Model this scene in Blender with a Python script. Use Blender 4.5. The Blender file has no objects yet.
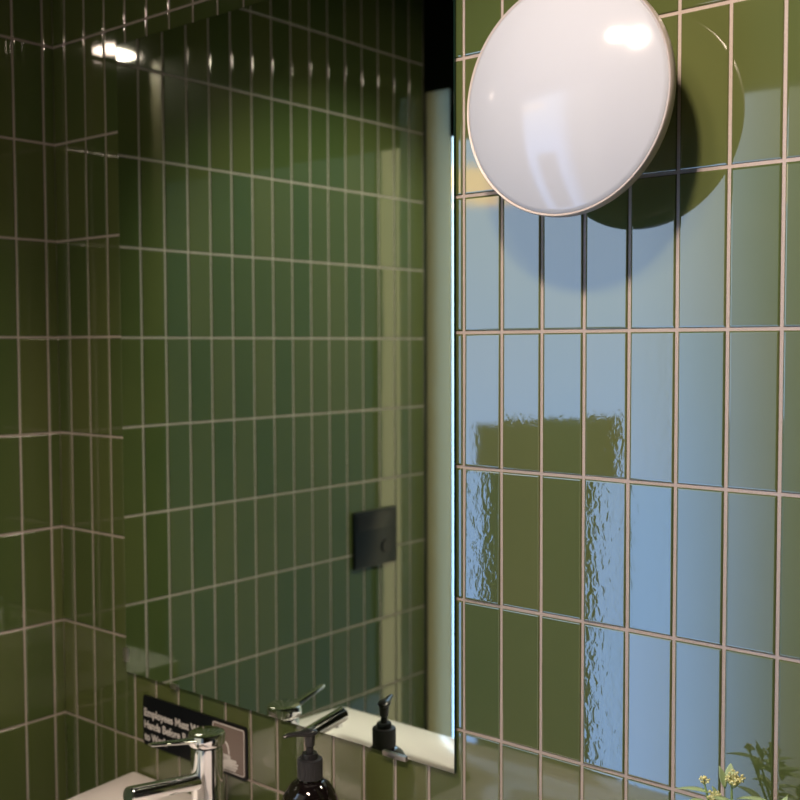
import bpy, bmesh, math, random
from mathutils import Vector, Matrix
random.seed(11)
sc = bpy.context.scene
COL = sc.collection
PI = math.pi

# ------------------------------------------------------------------ helpers
def mat(name, col=(.8, .8, .8), rough=.5, metal=0., ior=1.5, **kw):
    m = bpy.data.materials.new(name); m.use_nodes = True
    b = m.node_tree.nodes['Principled BSDF']
    b.inputs['Base Color'].default_value = (*col, 1)
    b.inputs['Roughness'].default_value = rough
    b.inputs['Metallic'].default_value = metal
    b.inputs['IOR'].default_value = ior
    for k, v in kw.items():
        b.inputs[k.replace('_', ' ')].default_value = v
    return m

def obj(name, bm, m, parent=None, smooth=True, kind=None, loc=None, angle=35):
    me = bpy.data.meshes.new(name)
    bmesh.ops.recalc_face_normals(bm, faces=bm.faces)
    if smooth:
        for f in bm.faces: f.smooth = True
        for e in bm.edges:
            if len(e.link_faces) == 2 and e.calc_face_angle(0) > math.radians(angle): e.smooth = False
    bm.to_mesh(me); bm.free()
    for mm in (m if isinstance(m, (list, tuple)) else [m]): me.materials.append(mm)
    o = bpy.data.objects.new(name, me); COL.objects.link(o)
    if parent:
        o.parent = parent
    if loc is not None: o.location = loc
    if kind: o['kind'] = kind
    return o

def empty(name, label, cat, loc, group=None, rz=0):
    o = bpy.data.objects.new(name, None); COL.objects.link(o)
    o.empty_display_size = .02
    o.location = loc; o.rotation_euler = (0, 0, rz)
    o['label'] = label; o['category'] = cat
    if group: o['group'] = group
    return o

def box(bm, x0, x1, y0, y1, z0, z1, bev=0, seg=2):
    r = bmesh.ops.create_cube(bm, size=1)
    vs = r['verts']
    for v in vs:
        v.co = Vector(((x0+x1)/2+v.co.x*(x1-x0), (y0+y1)/2+v.co.y*(y1-y0), (z0+z1)/2+v.co.z*(z1-z0)))
    if bev:
        es = list({e for v in vs for e in v.link_edges})
        bmesh.ops.bevel(bm, geom=es, offset=bev, segments=seg, profile=.5, affect='EDGES')
    return bm

def lathe(bm, prof, n=48, axis='Z', origin=(0, 0, 0), cap=True):
    """prof: list of (radius, height) along the axis"""
    rings = []
    o = Vector(origin)
    for r, h in prof:
        ring = []
        for i in range(n):
            a = 2*PI*i/n
            c, s = r*math.cos(a), r*math.sin(a)
            p = Vector((c, s, h)) if axis == 'Z' else Vector((c, h, s))
            ring.append(bm.verts.new(o+p))
        rings.append(ring)
    for a, b in zip(rings, rings[1:]):
        for i in range(n):
            bm.faces.new((a[i], a[(i+1) % n], b[(i+1) % n], b[i]))
    if cap:
        bm.faces.new(rings[0]); bm.faces.new(rings[-1])
    return bm

def tube(bm, pts, rad, n=12, flat=1., up=Vector((0, 0, 1))):
    """sweep an ellipse (rad wide, rad*flat high) through pts"""
    pts = [Vector(p) for p in pts]
    rings = []
    for i, p in enumerate(pts):
        t = (pts[min(i+1, len(pts)-1)]-pts[max(i-1, 0)]).normalized()
        s = t.cross(up)
        if s.length < 1e-4: s = t.cross(Vector((1, 0, 0)))
        s.normalize(); u = s.cross(t)
        r = rad[i] if isinstance(rad, (list, tuple)) else rad
        fl = flat[i] if isinstance(flat, (list, tuple)) else flat
        rings.append([bm.verts.new(p+s*r*math.cos(2*PI*k/n)+u*r*fl*math.sin(2*PI*k/n)) for k in range(n)])
    for a, b in zip(rings, rings[1:]):
        for k in range(n):
            bm.faces.new((a[k], a[(k+1) % n], b[(k+1) % n], b[k]))
    bm.faces.new(rings[0]); bm.faces.new(rings[-1])
    return bm

def rrect(x0, x1, y0, y1, r, n=6):
    out = []
    for cx, cy, a0 in ((x1-r, y1-r, 0), (x0+r, y1-r, 90), (x0+r, y0+r, 180), (x1-r, y0+r, 270)):
        for i in range(n+1):
            a = math.radians(a0+90*i/n)
            out.append((cx+r*math.cos(a), cy+r*math.sin(a)))
    return out

def prism(bm, pts, h0, h1, plane='XZ'):
    """extrude an outline; plane XZ extrudes along y, XY along z"""
    f = (lambda p, h: (p[0], h, p[1])) if plane == 'XZ' else (lambda p, h: (p[0], p[1], h))
    a = [bm.verts.new(f(p, h0)) for p in pts]; b = [bm.verts.new(f(p, h1)) for p in pts]
    n = len(pts)
    for i in range(n): bm.faces.new((a[i], a[(i+1) % n], b[(i+1) % n], b[i]))
    bm.faces.new(a); bm.faces.new(b)
    return bm

# ------------------------------------------------------------------ materials
def tile_material():
    m = bpy.data.materials.new('glazed_green_tile'); m.use_nodes = True
    nt = m.node_tree; N = nt.nodes; L = nt.links
    b = N['Principled BSDF']
    b.inputs['Roughness'].default_value = .035
    b.inputs['IOR'].default_value = TILE_IOR
    at = N.new('ShaderNodeAttribute'); at.attribute_name = 'tile'
    sep = N.new('ShaderNodeSeparateColor'); L.new(at.outputs['Color'], sep.inputs[0])
    tc = N.new('ShaderNodeTexCoord')
    # glaze tone: every tile its own, with slow clouds of pigment
    nz = N.new('ShaderNodeTexNoise'); nz.inputs['Scale'].default_value = 9; nz.inputs['Detail'].default_value = 3
    L.new(tc.outputs['Object'], nz.inputs['Vector'])
    ad = N.new('ShaderNodeMath'); ad.operation = 'MULTIPLY_ADD'; ad.inputs[1].default_value = .35
    L.new(nz.outputs['Fac'], ad.inputs[0]); L.new(sep.outputs[0], ad.inputs[2])
    rp = N.new('ShaderNodeValToRGB'); L.new(ad.outputs[0], rp.inputs[0])
    rp.color_ramp.elements[0].position = .1; rp.color_ramp.elements[0].color = (*TILE_A, 1)
    rp.color_ramp.elements[1].position = 1.1 if False else 1.; rp.color_ramp.elements[1].color = (*TILE_B, 1)
    L.new(rp.outputs[0], b.inputs['Base Color'])
    # ripples in the glaze: barely there on most tiles, strong on the wavy ones
    n1 = N.new('ShaderNodeTexNoise'); n1.inputs['Scale'].default_value = 95; n1.inputs['Detail'].default_value = 2.
    n1.inputs['Distortion'].default_value = .6
    mp = N.new('ShaderNodeMapping'); mp.inputs['Scale'].default_value = (1, 1, .6)
    L.new(tc.outputs['Object'], mp.inputs[0]); L.new(mp.outputs[0], n1.inputs['Vector'])
    n2 = N.new('ShaderNodeTexNoise'); n2.inputs['Scale'].default_value = 14; n2.inputs['Detail'].default_value = 1
    L.new(tc.outputs['Object'], n2.inputs['Vector'])
    h1 = N.new('ShaderNodeMath'); h1.operation = 'MULTIPLY'; L.new(n1.outputs['Fac'], h1.inputs[0]); L.new(sep.outputs[1], h1.inputs[1])
    h2 = N.new('ShaderNodeMath'); h2.operation = 'MULTIPLY_ADD'; L.new(n2.outputs['Fac'], h2.inputs[0]); h2.inputs[1].default_value = .06
    L.new(h1.outputs[0], h2.inputs[2])
    bp = N.new('ShaderNodeBump'); bp.inputs['Strength'].default_value = 1; bp.inputs['Distance'].default_value = .001
    L.new(h2.outputs[0], bp.inputs['Height']); L.new(bp.outputs[0], b.inputs['Normal'])
    return m

def grout_material():
    m = mat('pinkish_grey_grout', (.40, .325, .285), .85)
    nt = m.node_tree; N = nt.nodes; L = nt.links; b = N['Principled BSDF']
    tc = N.new('ShaderNodeTexCoord'); nz = N.new('ShaderNodeTexNoise'); nz.inputs['Scale'].default_value = 400
    L.new(tc.outputs['Object'], nz.inputs['Vector'])
    rp = N.new('ShaderNodeValToRGB'); L.new(nz.outputs['Fac'], rp.inputs[0])
    rp.color_ramp.elements[0].color = (.29, .245, .22, 1); rp.color_ramp.elements[1].color = (.42, .36, .33, 1)
    L.new(rp.outputs[0], b.inputs['Base Color'])
    bp = N.new('ShaderNodeBump'); bp.inputs['Distance'].default_value = .0006; L.new(nz.outputs['Fac'], bp.inputs['Height'])
    L.new(bp.outputs[0], b.inputs['Normal'])
    return m

def plaster(name, col, rough=.6):
    m = mat(name, col, rough)
    nt = m.node_tree; N = nt.nodes; L = nt.links; b = N['Principled BSDF']
    tc = N.new('ShaderNodeTexCoord'); nz = N.new('ShaderNodeTexNoise'); nz.inputs['Scale'].default_value = 30; nz.inputs['Detail'].default_value = 4
    L.new(tc.outputs['Object'], nz.inputs['Vector'])
    bp = N.new('ShaderNodeBump'); bp.inputs['Distance'].default_value = .002; bp.inputs['Strength'].default_value = .3
    L.new(nz.outputs['Fac'], bp.inputs['Height']); L.new(bp.outputs[0], b.inputs['Normal'])
    return m

TILE_IOR = 1.95
TILE_A = (.055, .083, .027); TILE_B = (.094, .108, .037)
M_tile = tile_material(); M_grout = grout_material()
M_chrome = mat('chrome', (.86, .87, .88), .06, 1.)
M_mirror = mat('mirror_silver', (.76, .86, .80), .0, 1.)
M_glassedge = mat('dark_glass_edge', (.006, .02, .016), .12)
M_ceramic = mat('white_ceramic', (.93, .88, .87), .14)
M_clip = mat('brushed_clip_steel', (.50, .46, .43), .32, 1.)
M_opal = mat('opal_white_diffuser', (.305, .325, .365), .11, Emission_Color=(1, .93, .90, 1), Emission_Strength=.16)
M_rim = mat('lamp_rim_metal', (.42, .38, .36), .4, .2)
M_pan = mat('lamp_pan_white', (.72, .68, .62), .35)
M_black = mat('black_plastic', (.012, .012, .014), .3)
M_blacksoft = mat('black_matte_plastic', (.016, .016, .019), .45)
M_bottle = mat('dark_bottle', (.006, .004, .004), .06, ior=1.6)
M_bluish = mat('blue_black_plastic', (.004, .007, .011), .35)
M_signblack = mat('sign_black', (.005, .006, .009), .3, Specular_IOR_Level=.15)
M_signpanel = mat('sign_panel_brown', (.20, .155, .14), .25)
M_white = mat('sign_white_print', (.62, .60, .60), .45)

# ------------------------------------------------------------------ tiled walls
W, H = .0677907, .2
A0, B0 = .0435759, .0253117          # distance of the first joint from the corner
ZF, ZC = -1.62, 1.18                  # floor and ceiling
Rm = 3.0                              # right end of the room
DY = -1.245                           # the front wall

WAVY = {(15, 1): .13, (18, 1): .15, (19, 1): .07, (18, 2): .15, (19, 0): .07, (16, 0): .08, (17, 0): .05, (18, 0): .09,
        (15, 0): .03, (19, 2): .03, (15, -2): .04, (18, 3): .03, (19, 3): .04}
TILT = {(15, 1): (-.007, .011), (18, 1): (.016, .006), (18, 2): (.017, .006), (19, 1): (-.006, -.002), (19, 2): (.004, .002),
        (19, 0): (.004, .003), (16, 1): (-.003, -.004), (17, 1): (-.004, -.004), (16, 2): (-.002, -.003), (17, 2): (-.004, -.003),
        (15, 2): (.018, -.004), (15, 0): (-.002, .008), (16, 0): (.001, .002), (17, 0): (.0, .0), (18, 0): (-.002, -.004)}

def tiled_wall(name, us, place, zs, overrides=False, skip=None):
    """us: list of (u0,u1,col); zs: list of (z0,z1,row); place(u,depth,z) -> point, depth into the room"""
    bm = bmesh.new(); lay = bm.loops.layers.float_color.new('tile')
    g = .0022; T = .0016
    rnd = random.Random(5 if overrides else 9)
    for u0, u1, k in us:
        for z0, z1, r in zs:
            if skip and skip(u0, u1, z0, z1): continue
            a0, a1 = u0+(g if k != -1 else .0008), u1-g; b0, b1 = z0+g, z1-g
            if a1-a0 < .004: continue
            tu, tz = rnd.gauss(0, .0022), rnd.gauss(0, .0022)
            wave = abs(rnd.gauss(0, .004)); tone = rnd.random()*.65
            if overrides:
                if (k, r) in TILT: tu, tz = TILT[(k, r)]
                if (k, r) in WAVY: wave = WAVY[(k, r)]
            cu, cz = (a0+a1)/2, (b0+b1)/2
            rings = []
            for ins, d in ((0, -.001), (0, .0002), (.0004, .0009), (.0010, .0013), (.0018, .0015), (.0028, .0016)):
                ring = []
                for u, z in ((a0+ins, b0+ins), (a1-ins, b0+ins), (a1-ins, b1-ins), (a0+ins, b1-ins)):
                    dd = d if d < 0 else d-(u-cu)*tu*-1*-1-(z-cz)*tz
                    ring.append(bm.verts.new(place(u, dd, z)))
                rings.append(ring)
            fs = []
            for p, q in zip(rings, rings[1:]):
                for i in range(4): fs.append(bm.faces.new((p[i], p[(i+1) % 4], q[(i+1) % 4], q[i])))
            for f in fs: f.smooth = True
            for p, q in zip(rings, rings[1:]):
                for i in range(4): bm.edges.get((p[i], q[i])).smooth = False
            fs.append(bm.faces.new(rings[-1]))
            for f in fs:
                f.material_index = 0
                for l in f.loops: l[lay] = (tone, wave, 0, 1)
    return bm

def grout_quads(bm, quads):
    for q in quads:
        f = bm.faces.new([bm.verts.new(p) for p in q]); f.material_index = 1

zs = []
r = -6
while True:
    z1 = -r*H; z0 = z1-H
    if z1 <= ZF: break
    zs.append((max(z0, ZF), min(z1, ZC), r)) if z0 < ZC else None
    r += 1
zs = [q for q in zs if q[1]-q[0] > .01]
usA = [(0, A0, -1)]+[(A0+k*W, min(A0+(k+1)*W, Rm), k) for k in range(44) if A0+k*W < Rm-.01]
bm = tiled_wall('wall_back', usA, lambda u, d, z: (u, -d, z), zs, True)
grout_quads(bm, [[(0, 0, ZF), (Rm, 0, ZF), (Rm, 0, ZC), (0, 0, ZC)], [(-.12, .12, ZF), (-.12, .12, ZC), (Rm, .12, ZC), (Rm, .12, ZF)]])
obj('wall_back', bm, [M_tile, M_grout], smooth=False, kind='structure')

usB = [(0, B0, -1)]+[(B0+k*W, min(B0+(k+1)*W, -DY), k) for k in range(20) if B0+k*W < -DY-.01]
bm = tiled_wall('wall_left', usB, lambda u, d, z: (d, -u, z), zs)
grout_quads(bm, [[(0, 0, ZF), (0, DY, ZF), (0, DY, ZC), (0, 0, ZC)], [(-.12, .12, ZF), (-.12, DY-.12, ZF), (-.12, DY-.12, ZC), (-.12, .12, ZC)]])
obj('wall_left', bm, [M_tile, M_grout], smooth=False, kind='structure')

# the front wall: a narrow painted pier beside the left wall, a full-height opening, a lintel, and a return
M_pier = plaster('painted_grey_green', (.46, .55, .47), .45)
M_paint = plaster('dark_olive_grey_paint', (.045, .042, .028))
M_dark = plaster('dark_ceiling_paint', (.035, .033, .03), .8)
OX0, OX1, OZ = .098, 1.22, .583
M_front = mat('black_green_paint', (.008, .011, .008), .7, Specular_IOR_Level=.1)
bm = bmesh.new(); box(bm, OX0, OX1, DY-.06, DY, OZ, ZC); box(bm, -.12, OX0, DY-.06, DY, .72, ZC); obj('wall_front', bm, M_front, smooth=False, kind='structure')
M_frost = bpy.data.materials.new('frosted_glass'); M_frost.use_nodes = True
nt = M_frost.node_tree; nb = nt.nodes['Principled BSDF']; nb.inputs['Base Color'].default_value = (.16, .20, .14, 1); nb.inputs['Roughness'].default_value = .25
tr = nt.nodes.new('ShaderNodeBsdfTranslucent'); tr.inputs[0].default_value = (.74, .70, .57, 1)
ms = nt.nodes.new('ShaderNodeMixShader'); ms.inputs[0].default_value = .88
nt.links.new(nb.outputs[0], ms.inputs[1]); nt.links.new(tr.outputs[0], ms.inputs[2]); nt.links.new(ms.outputs[0], nt.nodes['Material Output'].inputs[0])
M_frame = mat('dark_green_frame', (.02, .03, .018), .4)
# frosted side light between the left wall and the open doorway
bm = bmesh.new(); box(bm, .008, OX0, DY-.012, DY-.004, ZF, .72); win = obj('window_1', bm, M_frost, smooth=False, kind='structure')
bm = bmesh.new(); box(bm, -.12, .008, DY-.06, DY, ZF, .72); obj('trim_1', bm, M_frame, smooth=False, kind='structure')
bm = bmesh.new(); box(bm, -.5, OX1, -1.62, DY-.06, .72, .78); obj('added_eave', bm, M_frame, smooth=False, kind='structure')  # unseen eave slab, added to shade the top of the frosted pane
M_olive = plaster('dark_olive_paint', (.05, .045, .02))
bm = bmesh.new(); box(bm, OX1, OX1+.06, -2.44, DY, ZF, ZC); obj('wall_return', bm, M_olive, smooth=False, kind='structure')
bm = bmesh.new(); box(bm, OX1, Rm+.1, -2.46, -2.40, ZF, ZC); obj('wall_rear', bm, M_paint, smooth=False, kind='structure')
bm = bmesh.new(); box(bm, Rm, Rm+.1, -2.46, .12, ZF, ZC); obj('wall_right', bm, M_paint, smooth=False, kind='structure')
bm = bmesh.new()
prism(bm, [(-.12, .12), (-.12, DY-.06), (OX1, DY-.06), (OX1, -2.46), (Rm+.1, -2.46), (Rm+.1, .12)], ZC, ZC+.1, 'XY'); obj('ceiling', bm, M_dark, smooth=False, kind='structure')
M_floor = plaster('dark_floor', (.10, .09, .075), .4)
bm = bmesh.new()
prism(bm, [(-.12, .12), (-.12, DY-.06), (OX1, DY-.06), (OX1, -2.46), (Rm+.1, -2.46), (Rm+.1, .12)], ZF-.1, ZF, 'XY'); obj('floor', bm, M_floor, smooth=False, kind='structure')
# outside the doorway, seen only as a reflection in the glaze: a low olive wall
M_low = plaster('olive_render', (.075, .065, .02), .8)
bm = bmesh.new(); box(bm, -.56, .035, -2.35, -2.25, ZF-.1, -.305); obj('trim_2', bm, M_low, smooth=False, kind='structure')

# ------------------------------------------------------------------ mirror
mx0, mx1, mz0, mz1, MF = .2285, 1.0480, -.6670, .5640, -.0078
t = empty('wall_mirror', 'large frameless rectangular mirror clipped to the green tiled wall', 'mirror', ((mx0+mx1)/2, -.0016, mz0))
ox, oy, oz = t.location
def rel(o): o.location = (-ox, -oy, -oz)
bm = bmesh.new(); box(bm, mx0, mx1, MF, MF+.0055, mz0, mz1, .0007, 1)
for f in bm.faces: f.material_index = 1
for f in bm.faces:
    if f.calc_center_median().y < MF+1e-5: f.material_index = 0
g = obj('glass', bm, [M_mirror, M_glassedge], t, smooth=False); rel(g)
def clip(x, z, w=.026, side=False):
    bm = bmesh.new()
    if not side:
        box(bm, x-w/2, x+w/2, MF-.0036, -.0018, z-.0040, z-.0006, .0009)
        box(bm, x-w/2, x+w/2, MF-.0036, MF-.0004, z-.0030, z+.0042, .0009)
    else:
        box(bm, x-.002, x+.006, MF-.0038, MF-.0002, z-.013, z+.013, .0012)
        box(bm, x-.0045, x-.0006, MF-.0038, -.0018, z-.013, z+.013, .0010)
    c = obj('clip', bm, M_clip, t); rel(c)
clip(.380, mz0, .018); clip(.930, mz0, .048); clip(mx0, -.632, side=True)

# ------------------------------------------------------------------ round wall lamp
LX, LZ, LR, LY = 1.2938, .2913, .1482, -.108
t = empty('round_wall_lamp', 'round white opal disc lamp standing off the green tiles right of the mirror', 'lamp', (LX, -.0016, LZ))
def sub(o): o.location = (-t.location[0], -t.location[1], -t.location[2])
prof = []
Rs, sag = .335, None
s0 = math.sqrt(Rs**2-(LR-.0042)**2)
for i in range(26):
    rr = (LR-.0042)*math.sin(PI/2*(1-i/26.))if False else (LR-.0042)*(1-i/25.)
    rr = max(rr, .0004)
    prof.append((rr, LY-.001-(math.sqrt(Rs**2-rr**2)-s0)))
bm = bmesh.new(); lathe(bm, [(LR-.003, LY+.004)]+prof, 96, 'Y', (LX, 0, LZ)); sub(obj('diffuser', bm, M_opal, t, angle=60))
bm = bmesh.new(); lathe(bm, [(LR-.0035, LY-.0005), (LR-.001, LY-.0015), (LR, LY), (LR, LY+.0115), (LR-.001, LY+.013), (LR-.012, LY+.013)], 96, 'Y', (LX, 0, LZ), cap=False)
sub(obj('rim', bm, M_rim, t))
bm = bmesh.new(); lathe(bm, [(LR-.012, LY+.010), (LR-.013, LY+.016), (LR-.016, LY+.019), (.092, LY+.024), (.088, LY+.027), (.086, LY+.04), (.082, -.030), (.02, -.029)], 80, 'Y', (LX, 0, LZ)); sub(obj('back_pan', bm, M_pan, t))
bm = bmesh.new(); lathe(bm, [(.055, -.031), (.055, -.0018)], 48, 'Y', (LX, 0, LZ)); sub(obj('wall_mount', bm, M_pan, t))

# ------------------------------------------------------------------ ceiling downlight
DX, DYY, DZ = 1.36, -1.13, 1.045
M_lamp = bpy.data.materials.new('downlight_glow'); M_lamp.use_nodes = True
nt = M_lamp.node_tree; nt.nodes.clear()
e = nt.nodes.new('ShaderNodeEmission'); e.inputs[0].default_value = (1, .79, .62, 1); e.inputs[1].default_value = 190
o_ = nt.nodes.new('ShaderNodeOutputMaterial'); nt.links.new(e.outputs[0], o_.inputs[0])
t = empty('ceiling_spotlight', 'round surface-mounted ceiling spotlight above the sink, out of frame', 'light', (DX, DYY, ZC))
bm = bmesh.new(); lathe(bm, [(.096, DZ-.004), (.106, DZ-.004), (.109, DZ), (.109, ZC-.001), (.02, ZC-.001)], 48, 'Z', (DX, DYY, 0), cap=False); sub(obj('housing', bm, M_blacksoft, t))
bm = bmesh.new(); lathe(bm, [(.096, DZ), (.096, DZ+.012)], 48, 'Z', (DX, DYY, 0)); sub(obj('lamp_disc', bm, M_lamp, t, smooth=False))

# two adjustable spotlights: one washes the round lamp and the sink, one is added to light the left wall
def spotlight(label, pos, target, energy, colr, size, blend, soft):
    P = Vector(pos); aim = (Vector(target)-P).normalized()
    t = empty('adjustable_spotlight', label, 'light', (P.x, P.y, ZC))
    off = Vector((-P.x, -P.y, -ZC))
    bm = bmesh.new(); lathe(bm, [(.030, ZC-.012), (.030, ZC-.001)], 32, 'Z', (P.x, P.y, 0)); tube(bm, [(P.x, P.y, ZC-.01), P-aim*.05], .006, 12)
    obj('mount', bm, M_blacksoft, t).location = off
    bm = bmesh.new(); R_ = max(.036, soft+.01)
    lathe(bm, [(R_, .020), (R_, -.060), (R_-.006, -.066)], 40, 'Z', cap=False)
    bm.transform((-aim).to_track_quat('Z', 'Y').to_matrix().to_4x4()); bm.transform(Matrix.Translation(P+aim*-.045))
    obj('head', bm, M_blacksoft, t).location = off
    sd = bpy.data.lights.new('spot_lamp', 'SPOT'); sd.energy = energy; sd.color = colr; sd.spot_size = math.radians(size); sd.spot_blend = blend; sd.shadow_soft_size = soft
    so = bpy.data.objects.new('spot_lamp', sd); COL.objects.link(so); so.location = P+aim*.03
    so.rotation_euler = aim.to_track_quat('-Z', 'Y').to_euler()
    return t
spotlight('black adjustable ceiling spotlight aimed at the round lamp and sink, out of frame', (1.58, -1.13, 1.02), (1.20, -.05, -.50), 110, (1, .79, .63), 80, .6, .06)
SX, SY_, SZ_ = 1.25, -.86, 1.03
t = spotlight('added unseen spotlight with a shading flag, standing in for mirror-reflected light on the left wall', (SX, SY_, SZ_), (0, -.86, -.30), 74, (1, .98, .78), 66, .6, .012)  # added lamp, stands in for light the mirror throws onto this wall
bm = bmesh.new()   # thin unseen flag, added to keep the beam off the corner and back wall
e1 = (Vector((0, -.235, 0))-Vector((SX, SY_, 0))).normalized(); p_ = Vector((SX, SY_, 0))+e1*.13; q_ = p_+Vector((-e1.y*-1, e1.x*-1, 0))*-.11
q_ = p_+Vector((.10, .07, 0))
a_ = [bm.verts.new((p_.x, p_.y, z)) for z in (SZ_-.20, SZ_+.03)]; b_ = [bm.verts.new((q_.x, q_.y, z)) for z in (SZ_-.20, SZ_+.03)]
bm.faces.new((a_[0], a_[1], b_[1], b_[0])); bd_ = obj('light_flag', bm, mat('flock_black', (.002, .002, .002), .95, Specular_IOR_Level=0.), t, smooth=False); sub(bd_)
md = bd_.modifiers.new('thick', 'SOLIDIFY'); md.thickness = .0012

# ------------------------------------------------------------------ sink counter
SZ = -.864
t = empty('sink_counter', 'white ceramic sink counter along the tiled wall under the mirror', 'sink', (.9, -.28, SZ))
outer = []
def corner(p, a, b, r, n=6):
    p, a, b = Vector(p), Vector(a), Vector(b)
    d1 = (a-p).normalized(); d2 = (b-p).normalized()
    s = p+d1*r; e = p+d2*r
    return [tuple(s*(1-i/n)**2+p*2*(1-i/n)*(i/n)+e*(i/n)**2) for i in range(n+1)]
BL, FL, FR, BR = (.246, -.006), (.300, -.560), (1.72, -.560), (1.72, -.006)
cs = [BL, FL, FR, BR]
for i, rr in enumerate((.012, .014, .014, .004)):
    outer += corner(cs[i], cs[i-1], cs[(i+1) % 4], rr)
inner = rrect(.385, .790, -.430, -.175, .06, 8)
bm = bmesh.new()
def loop(pts, z): return [bm.verts.new((p[0], p[1], z)) for p in pts]
def shrink(pts, d):
    cx = sum(p[0] for p in pts)/len(pts); cy = sum(p[1] for p in pts)/len(pts)
    n = len(pts); out = []
    for i in range(n):
        a = Vector(pts[i-1]); b = Vector(pts[(i+1) % n]); tt = (b-a).normalized(); nn = Vector((-tt.y, tt.x))
        if nn.dot(Vector((cx, cy))-Vector(pts[i])) < 0: nn = -nn
        q = Vector(pts[i])+nn*d; out.append((q.x, q.y))
    return out
def bridge(a, b):
    n = len(a)
    for i in range(n): bm.faces.new((a[i], a[(i+1) % n], b[(i+1) % n], b[i]))
o0 = loop(shrink(outer, .003), SZ); o1 = loop(shrink(outer, .001), SZ-.001); o2 = loop(outer, SZ-.003); o3 = loop(outer, SZ-.115)
bridge(o0, o1); bridge(o1, o2); bridge(o2, o3); bm.faces.new(o3)
i0 = loop(inner, SZ); i1 = loop(shrink(inner, .003), SZ-.001); i2 = loop(shrink(inner, .006), SZ-.006); i3 = loop(shrink(inner, .014), SZ-.075); i4 = loop(shrink(inner, .04), SZ-.095)
bridge(i0, i1); bridge(i1, i2); bridge(i2, i3); bridge(i3, i4); bm.faces.new(i4)
ed = []
for L_ in (o0, i0):
    for i in range(len(L_)):
        ed.append(bm.edges.get((L_[i], L_[(i+1) % len(L_)])))
bmesh.ops.triangle_fill(bm, use_beauty=True, edges=ed)
sub(obj('basin_top', bm, M_ceramic, t, angle=50))
bm = bmesh.new(); lathe(bm, [(.022, SZ-.0955), (.023, SZ-.093), (.018, SZ-.0915), (.001, SZ-.090)], 32, 'Z', (.5875, -.30, 0)); sub(obj('drain', bm, M_chrome, t))

# ------------------------------------------------------------------ faucet
FX, FY = .5835, -.100
t = empty('basin_faucet', 'chrome single-lever basin faucet with a round body on the white sink', 'faucet', (FX, FY, SZ))
bm = bmesh.new(); lathe(bm, [(.034, SZ), (.034, SZ+.004), (.031, SZ+.007), (.0280, SZ+.012), (.0272, SZ+.08), (.0278, SZ+.150), (.0274, SZ+.1580), (.022, SZ+.159)], 64, 'Z', (FX, FY, 0)); sub(obj('body', bm, M_chrome, t))
bm = bmesh.new()
p0, p1 = Vector((FX, FY-.012, -.7635)), Vector((FX-.002, -.263, -.7425))
tube(bm, [p0, p0.lerp(p1, .5), p0.lerp(p1, .96), p0.lerp(p1, .99), p1], [.0142, .0144, .0146, .0142, .0128], 32); sub(obj('spout', bm, M_chrome, t))
bm = bmesh.new(); lathe(bm, [(.0105, -.7630), (.0105, -.752), (.009, -.7515)], 28, 'Z', (p1.x, p1.y+.019, 0)); sub(obj('aerator', bm, M_chrome, t))
bm = bmesh.new(); lathe(bm, [(.025, -.7070), (.0300, -.7055), (.0322, -.7020), (.0322, -.6905), (.0310, -.6865), (.0270, -.6845), (.0, -.6838)][:-1]+[(.0005, -.6838)], 64, 'Z', (FX, FY, .0035))
hd = obj('handle_cap', bm, M_chrome, t); sub(hd)
bm = bmesh.new()
a = Vector((FX-.001, FY-.018, -.6920)); b = Vector((.5745, -.213, -.6750))
tube(bm, [a, a.lerp(b, .25), a.lerp(b, .6), a.lerp(b, .95), b], [.0150, .0115, .0095, .0080, .0055], 20, [.45, .42, .38, .38, .4])
lv = obj('lever', bm, M_chrome, hd)

# ------------------------------------------------------------------ soap bottle
BX, BY = .8300, -.0975
t = empty('soap_bottle', 'dark glossy pump soap bottle standing on the white sink between faucet and mirror corner', 'bottle', (BX, BY, SZ))
prof = [(.040, SZ), (.0455, SZ+.003), (.0475, SZ+.010), (.0475, SZ+.105)]
for i in range(1, 15):
    u = i/14.
    prof.append((.0475-.030*(1-math.cos(u*PI*.62))/(1-math.cos(PI*.62)), SZ+.105+.056*math.sin(u*PI/2)**1.0))
prof += [(.0170, SZ+.165)]
bm = bmesh.new(); lathe(bm, prof, 18, 'Z', (BX, BY, 0)); sub(obj('body', bm, M_bottle, t, angle=17))
bm = bmesh.new()
n = 96; rings = []
for rr, z in ((.0185, -.7000), (.0200, -.6990), (.0202, -.6720), (.0196, -.6690), (.0160, -.6682)):
    rings.append([bm.verts.new((BX+(rr-(.0005 if k % 2 else 0))*math.cos(2*PI*k/n), BY+(rr-(.0005 if k % 2 else 0))*math.sin(2*PI*k/n), z)) for k in range(n)])
for p, q in zip(rings, rings[1:]):
    for k in range(n): bm.faces.new((p[k], p[(k+1) % n], q[(k+1) % n], q[k]))
bm.faces.new(rings[0]); bm.faces.new(rings[-1])
sub(obj('collar', bm, M_blacksoft, t))
bm = bmesh.new(); lathe(bm, [(.0132, -.669), (.0132, -.6625), (.0120, -.6600), (.0060, -.6595), (.0058, -.6500), (.0075, -.6480), (.0082, -.6380), (.0090, -.6300)], 36, 'Z', (BX, BY, 0)); sub(obj('stem', bm, M_black, t))
bm = bmesh.new()
d = Vector((-.017, -.042, 0)).normalized(); c = Vector((BX, BY, -.6290))
tube(bm, [c-d*.0120+Vector((0, 0, .0005)), c-d*.006+Vector((0, 0, .001)), c+d*.004+Vector((0, 0, .0015)), c+d*.018+Vector((0, 0, .0018)), c+d*.031+Vector((0, 0, .0030)), c+d*.040+Vector((0, 0, .0026)), c+d*.0445+Vector((0, 0, .0008))],
     [.0055, .0100, .0110, .0068, .0052, .0042, .0030], 20, [.5, .55, .5, .55, .6, .65, .8])
sub(obj('nozzle', bm, M_black, t))

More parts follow.
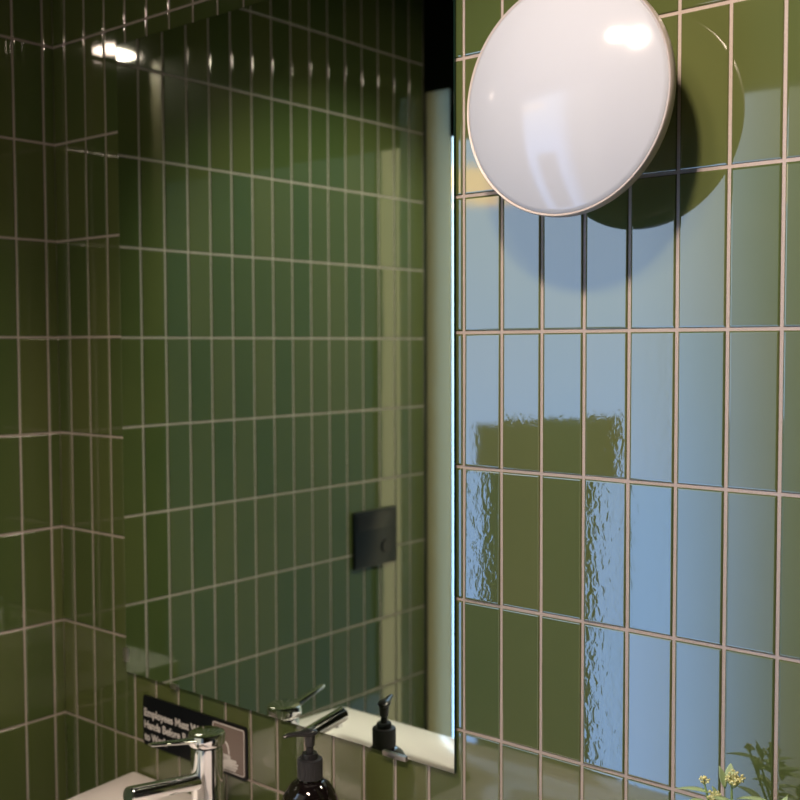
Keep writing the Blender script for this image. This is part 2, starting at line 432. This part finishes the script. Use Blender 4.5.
# ------------------------------------------------------------------ sign
sx0, sx1, sz0, sz1 = .277, .5795, -.8015, -.7035
t = empty('employee_sign', 'small black rounded sign about washing hands on tiles below the mirror', 'sign', ((sx0+sx1)/2, -.0018, sz0))
bm = bmesh.new(); prism(bm, rrect(sx0, sx1, sz0, sz1, .008), -.0048, -.0020); sub(obj('plate', bm, M_signblack, t))
px0 = .486
bm = bmesh.new(); prism(bm, rrect(px0, sx1-.005, sz0+.005, sz1-.005, .006), -.0054, -.0046); sub(obj('picture_panel', bm, M_signpanel, t))
# light outline round the picture
bm = bmesh.new()
a_ = rrect(px0+.001, sx1-.006, sz0+.006, sz1-.006, .0055); b_ = rrect(px0+.0028, sx1-.0078, sz0+.0078, sz1-.0078, .004)
va = [bm.verts.new((p[0], -.0057, p[1])) for p in a_]; vb = [bm.verts.new((p[0], -.0057, p[1])) for p in b_]
va2 = [bm.verts.new((p[0], -.0053, p[1])) for p in a_]
for i in range(len(va)):
    j = (i+1) % len(va)
    bm.faces.new((va[i], va[j], vb[j], vb[i])); bm.faces.new((va[i], va[j], va2[j], va2[i]))
sub(obj('outline', bm, M_white, t, smooth=False))
# pictogram: a hand under a tap arch
bm = bmesh.new()
hx, hz = .528, -.7800
prism(bm, rrect(hx-.021, hx+.014, hz-.012, hz+.010, .006), -.0058, -.0053)
for k in range(4):
    zz = hz+.0075-k*.0055
    prism(bm, rrect(hx-.002, hx+.029-abs(k-1.3)*.004, zz-.0023, zz+.0023, .0022, 4), -.0060, -.0053)
prism(bm, rrect(hx-.016, hx+.008, hz+.008, hz+.016, .0038, 4), -.0058, -.0053)
tube(bm, [(hx-.022+.0*i+.013*(1-math.cos(i/10*PI)), -.0056, hz+.018+.022*math.sin(i/10*PI)) for i in range(11)], .0014, 8)
sub(obj('pictogram', bm, M_white, t, smooth=False))
def text(body, x, z, size, m, parent, w=None):
    cu = bpy.data.curves.new('lettering', 'FONT'); cu.body = body; cu.size = size; cu.offset = size*.022; cu.extrude = .0002
    ob = bpy.data.objects.new('tmp', cu); COL.objects.link(ob)
    dg = bpy.context.evaluated_depsgraph_get(); dg.update()
    me = bpy.data.meshes.new_from_object(ob.evaluated_get(dg)); bpy.data.objects.remove(ob)
    me.name = 'lettering'; me.materials.clear(); me.materials.append(m)
    xs = [v.co.x for v in me.vertices]; sx = (w/(max(xs)-min(xs))) if w else 1
    for v in me.vertices: v.co = Vector((x+(v.co.x-min(xs))*sx, -.0051-v.co.z, z+v.co.y))
    o = bpy.data.objects.new('lettering', me); COL.objects.link(o); o.parent = parent
    sub(o)
text('Employees Must Wash', .2815, -.7440, .0215, M_white, t, .190)
text('Hands Before Returning', .2815, -.7680, .0215, M_white, t, .196)
text('to Work', .2815, -.7920, .0215, M_white, t, .070)

# ------------------------------------------------------------------ black unit on the left wall
t = empty('wall_dispenser', 'square black unit on the left green wall, seen in the mirror', 'dispenser', (.0016, -1.013, -.645))
bm = bmesh.new(); box(bm, .002, .014, -1.103, -.923, -.640, -.481, .003); sub(obj('casing', bm, M_bluish, t))
bm = bmesh.new()
box(bm, .0142, .0160, -1.094, -.932, -.534, -.489, .0006); sub(obj('flap', bm, M_black, t))
bm = bmesh.new()
for i in range(24): pass
vs = [bm.verts.new((.0175, -1.055+.020*math.cos(2*PI*i/32), -.590+.020*math.sin(2*PI*i/32))) for i in range(32)]
v2 = [bm.verts.new((.0140, -1.055+.020*math.cos(2*PI*i/32), -.590+.020*math.sin(2*PI*i/32))) for i in range(32)]
for i in range(32): bm.faces.new((vs[i], vs[(i+1) % 32], v2[(i+1) % 32], v2[i]))
bm.faces.new(vs); bm.faces.new(v2)
sub(obj('button', bm, M_black, t))

# ------------------------------------------------------------------ flowering plant in a vase
M_leaf = mat('grey_green_leaf', (.30, .42, .22), .55)
M_stem = mat('plant_stem', (.16, .25, .08), .5)
M_bud = mat('yellow_green_bud', (.62, .62, .30), .5)
M_vase = mat('white_vase', (.7, .68, .64), .25)
VX, VY = 1.520, -.088
t = empty('flowering_plant', 'small leafy plant with yellow-green buds in front of the blue-lit tiles, bottom right', 'plant', (VX, VY, SZ))
bm = bmesh.new(); lathe(bm, [(.030, SZ), (.036, SZ+.004), (.040, SZ+.05), (.034, SZ+.11), (.022, SZ+.150), (.024, SZ+.165), (.021, SZ+.165), (.019, SZ+.150), (.02, SZ+.12)], 40, 'Z', (VX, VY, 0)); sub(obj('vase', bm, M_vase, t))
rp = random.Random(3)
def leaf(base, direction, length, width, droop=.25):
    bm = bmesh.new(); d = Vector(direction).normalized(); s = d.cross(Vector((0, 0, 1)))
    if s.length < .05: s = Vector((1, 0, 0))
    s.normalize(); u = s.cross(d); n = 8; rows = []
    for i in range(n+1):
        q = i/n; w = width*math.sin(PI*min(.03+q*.97, .995))**.8*(1-.35*q)
        c = Vector(base)+d*length*q-Vector((0, 0, 1))*droop*length*q*q
        rows.append([bm.verts.new(c-s*w/2+u*w*.14), bm.verts.new(c-s*w/4+u*w*.04), bm.verts.new(c), bm.verts.new(c+s*w/4+u*w*.04), bm.verts.new(c+s*w/2+u*w*.14)])
    for p, q in zip(rows, rows[1:]):
        for k in range(4): bm.faces.new((p[k], p[k+1], q[k+1], q[k]))
    o = obj('leaf', bm, M_leaf, t); sub(o)
    md = o.modifiers.new('thick', 'SOLIDIFY'); md.thickness = .0006
    return o
def stem(pts):
    bm = bmesh.new(); tube(bm, pts, [.0016]*(len(pts)-1)+[.0010], 8); sub(obj('stem', bm, M_stem, t))
def buds(c, n, R, seed):
    bm = bmesh.new(); q = random.Random(seed); c = Vector(c)
    for i in range(n):
        v = Vector((q.gauss(0, 1), q.gauss(0, 1), abs(q.gauss(0, 1))*.9)).normalized()*R*(.45+.55*q.random())
        bmesh.ops.create_icosphere(bm, subdivisions=2, radius=.0011+.0006*q.random(), matrix=Matrix.Translation(c+v))
        tube(bm, [c-Vector((0, 0, R*.6)), c+v*.95], .0004, 5)
    sub(obj('bud_cluster', bm, M_bud, t))
top = Vector((1.5045, -.0600, -.5440)); left = Vector((1.474, -.070, -.5480)); low = Vector((1.489, -.073, -.5660)); rgt = Vector((1.553, -.040, -.5720)); bk = Vector((1.560, -.100, -.575))
b0 = Vector((VX, VY, SZ+.13))
for p in (top, left, low, rgt, bk):
    m_ = b0.lerp(p, .55)+Vector((0, 0, .02)); stem([b0, b0.lerp(m_, .5)+Vector((0, 0, .01)), m_, m_.lerp(p, .6), p])
buds(top+Vector((.003, 0, .001)), 60, .0135, 1); buds(left, 18, .0070, 2); buds(low, 34, .0115, 4)
leaf(top+Vector((-.008, .0, -.010)), (-.35, .1, 1), .026, .013, .0)
leaf(top+Vector((-.006, .008, -.006)), (-.15, .5, 1), .024, .014, .0)
leaf(left+Vector((.008, -.002, -.012)), (-1, -.1, .05), .042, .014, .15)
leaf(low+Vector((.0, -.002, .004)), (.9, -.3, .1), .04, .016, .3)
leaf(top+Vector((.006, .002, -.020)), (1, -.1, .35), .046, .014, .15)
leaf(top+Vector((.010, -.01, -.028)), (1, -.35, .1), .050, .016, .25)
leaf(top+Vector((.000, -.008, -.022)), (.5, -.8, .1), .036, .014, .3)
leaf(rgt+Vector((0, .0, -.012)), (.2, .45, .9), .034, .015, .1)
leaf(rgt+Vector((0, .004, -.020)), (.9, .3, .5), .040, .016, .2)
leaf(rgt+Vector((0, -.006, -.030)), (.6, -.5, .3), .040, .016, .3)
leaf(top+Vector((.004, -.012, -.032)), (1, -.1, .55), .046, .014, .1)
leaf(low+Vector((-.004, -.004, -.006)), (-.5, -.5, .3), .030, .015, .2)
leaf(low+Vector((.012, -.006, .002)), (.7, -.4, .45), .030, .014, .2)
for i in range(7):
    a = rp.random()*2*PI
    leaf(top+Vector((rp.uniform(-.014, .016), rp.uniform(-.02, .0), -.026-.012*rp.random())), (math.cos(a), -.35+.4*math.sin(a), .5+.4*rp.random()), .020+.010*rp.random(), .012, .2)
for i in range(16):
    p = b0.lerp((top, left, low, rgt, bk)[i % 5], .45+.5*rp.random()); a = rp.random()*2*PI
    leaf(p, (math.cos(a), math.sin(a)*.45, .2+.4*rp.random()), .032+.016*rp.random(), .015, .25)

# ------------------------------------------------------------------ daylight
w = bpy.data.worlds.new('World'); sc.world = w; w.use_nodes = True
nt = w.node_tree; N = nt.nodes; L = nt.links; N.clear()
out = N.new('ShaderNodeOutputWorld'); bg = N.new('ShaderNodeBackground'); L.new(bg.outputs[0], out.inputs[0])
tc = N.new('ShaderNodeTexCoord'); sp = N.new('ShaderNodeSeparateXYZ'); L.new(tc.outputs['Generated'], sp.inputs[0])
def mth(op, a, b=None):
    n = N.new('ShaderNodeMath'); n.operation = op
    for i, v in enumerate((a, b)):
        if v is None: continue
        if isinstance(v, (int, float)): n.inputs[i].default_value = v
        else: L.new(v, n.inputs[i])
    return n.outputs[0]
def mapr(v, a, b, c=0, d=1):
    n = N.new('ShaderNodeMapRange'); n.interpolation_type = 'SMOOTHSTEP'
    L.new(v, n.inputs[0])
    for i, q in enumerate((a, b, c, d)): n.inputs[i+1].default_value = q
    return n.outputs[0]
def mix(f, a, b):
    n = N.new('ShaderNodeMix'); n.data_type = 'RGBA'; L.new(f, n.inputs[0])
    for i, v in ((6, a), (7, b)):
        if isinstance(v, tuple): n.inputs[i].default_value = (*v, 1)
        else: L.new(v, n.inputs[i])
    return n.outputs[2]
az = mth('MULTIPLY', mth('ARCTAN2', sp.outputs[0], mth('MULTIPLY', sp.outputs[1], -1)), 180/PI)   # 0 = straight out, minus = left
el = mth('MULTIPLY', mth('ARCSINE', sp.outputs[2]), 180/PI)
sky = mix(mapr(el, -12, 8), (1.50, 2.55, 4.65), (2.0, 2.65, 3.6))
# a sunlit cream cloud low on the left
nz = N.new('ShaderNodeTexNoise'); nz.inputs['Scale'].default_value = 34; nz.inputs['Detail'].default_value = 3; L.new(tc.outputs['Generated'], nz.inputs['Vector'])
band = mth('MULTIPLY', mapr(el, 7.0, 7.2), mapr(el, 9.4, 8.9))
band = mth('MULTIPLY', band, mapr(az, -33.8, -34.6))
band = mth('MULTIPLY', band, mapr(nz.outputs['Fac'], .36, .42))
sky = mix(band, sky, (5.4, 3.9, 2.3))
rest = mix(mapr(az, 28, 34), (.55, .52, .40), (1.5, 1.2, .75))
col = mix(mapr(az, -18.5, -28.5), rest, sky)
L.new(col, bg.inputs['Color']); bg.inputs['Strength'].default_value = 1.0

# ------------------------------------------------------------------ camera
cam = bpy.data.cameras.new('Camera'); co = bpy.data.objects.new('Camera', cam); COL.objects.link(co)
yaw, pitch, roll = .69696, -.050504, .0033675
f = Vector((-math.sin(yaw)*math.cos(pitch), math.cos(yaw)*math.cos(pitch), math.sin(pitch)))
rt = f.cross(Vector((0, 0, 1))).normalized(); dn = f.cross(rt)
c_, s_ = math.cos(roll), math.sin(roll)
r2 = rt*c_+dn*s_; d2 = rt*-s_+dn*c_
mw = Matrix((r2, -d2, -f)).transposed().to_4x4(); mw.translation = Vector((2.026026, -1.301737, -.017912))
co.matrix_world = mw
cam.sensor_width = 36; cam.lens = 36*1091.0758/800
cam.clip_start = .02
cam.dof.use_dof = True; cam.dof.focus_distance = 1.45; cam.dof.aperture_fstop = 5.0
sc.camera = co
sc.view_settings.view_transform = 'Standard'; sc.view_settings.look = 'None'
sc.view_settings.gamma = 1; sc.view_settings.exposure = 0.0; sc.view_settings.use_curve_mapping = False
sc.cycles.max_bounces = 12; sc.cycles.glossy_bounces = 8; sc.cycles.caustics_reflective = False
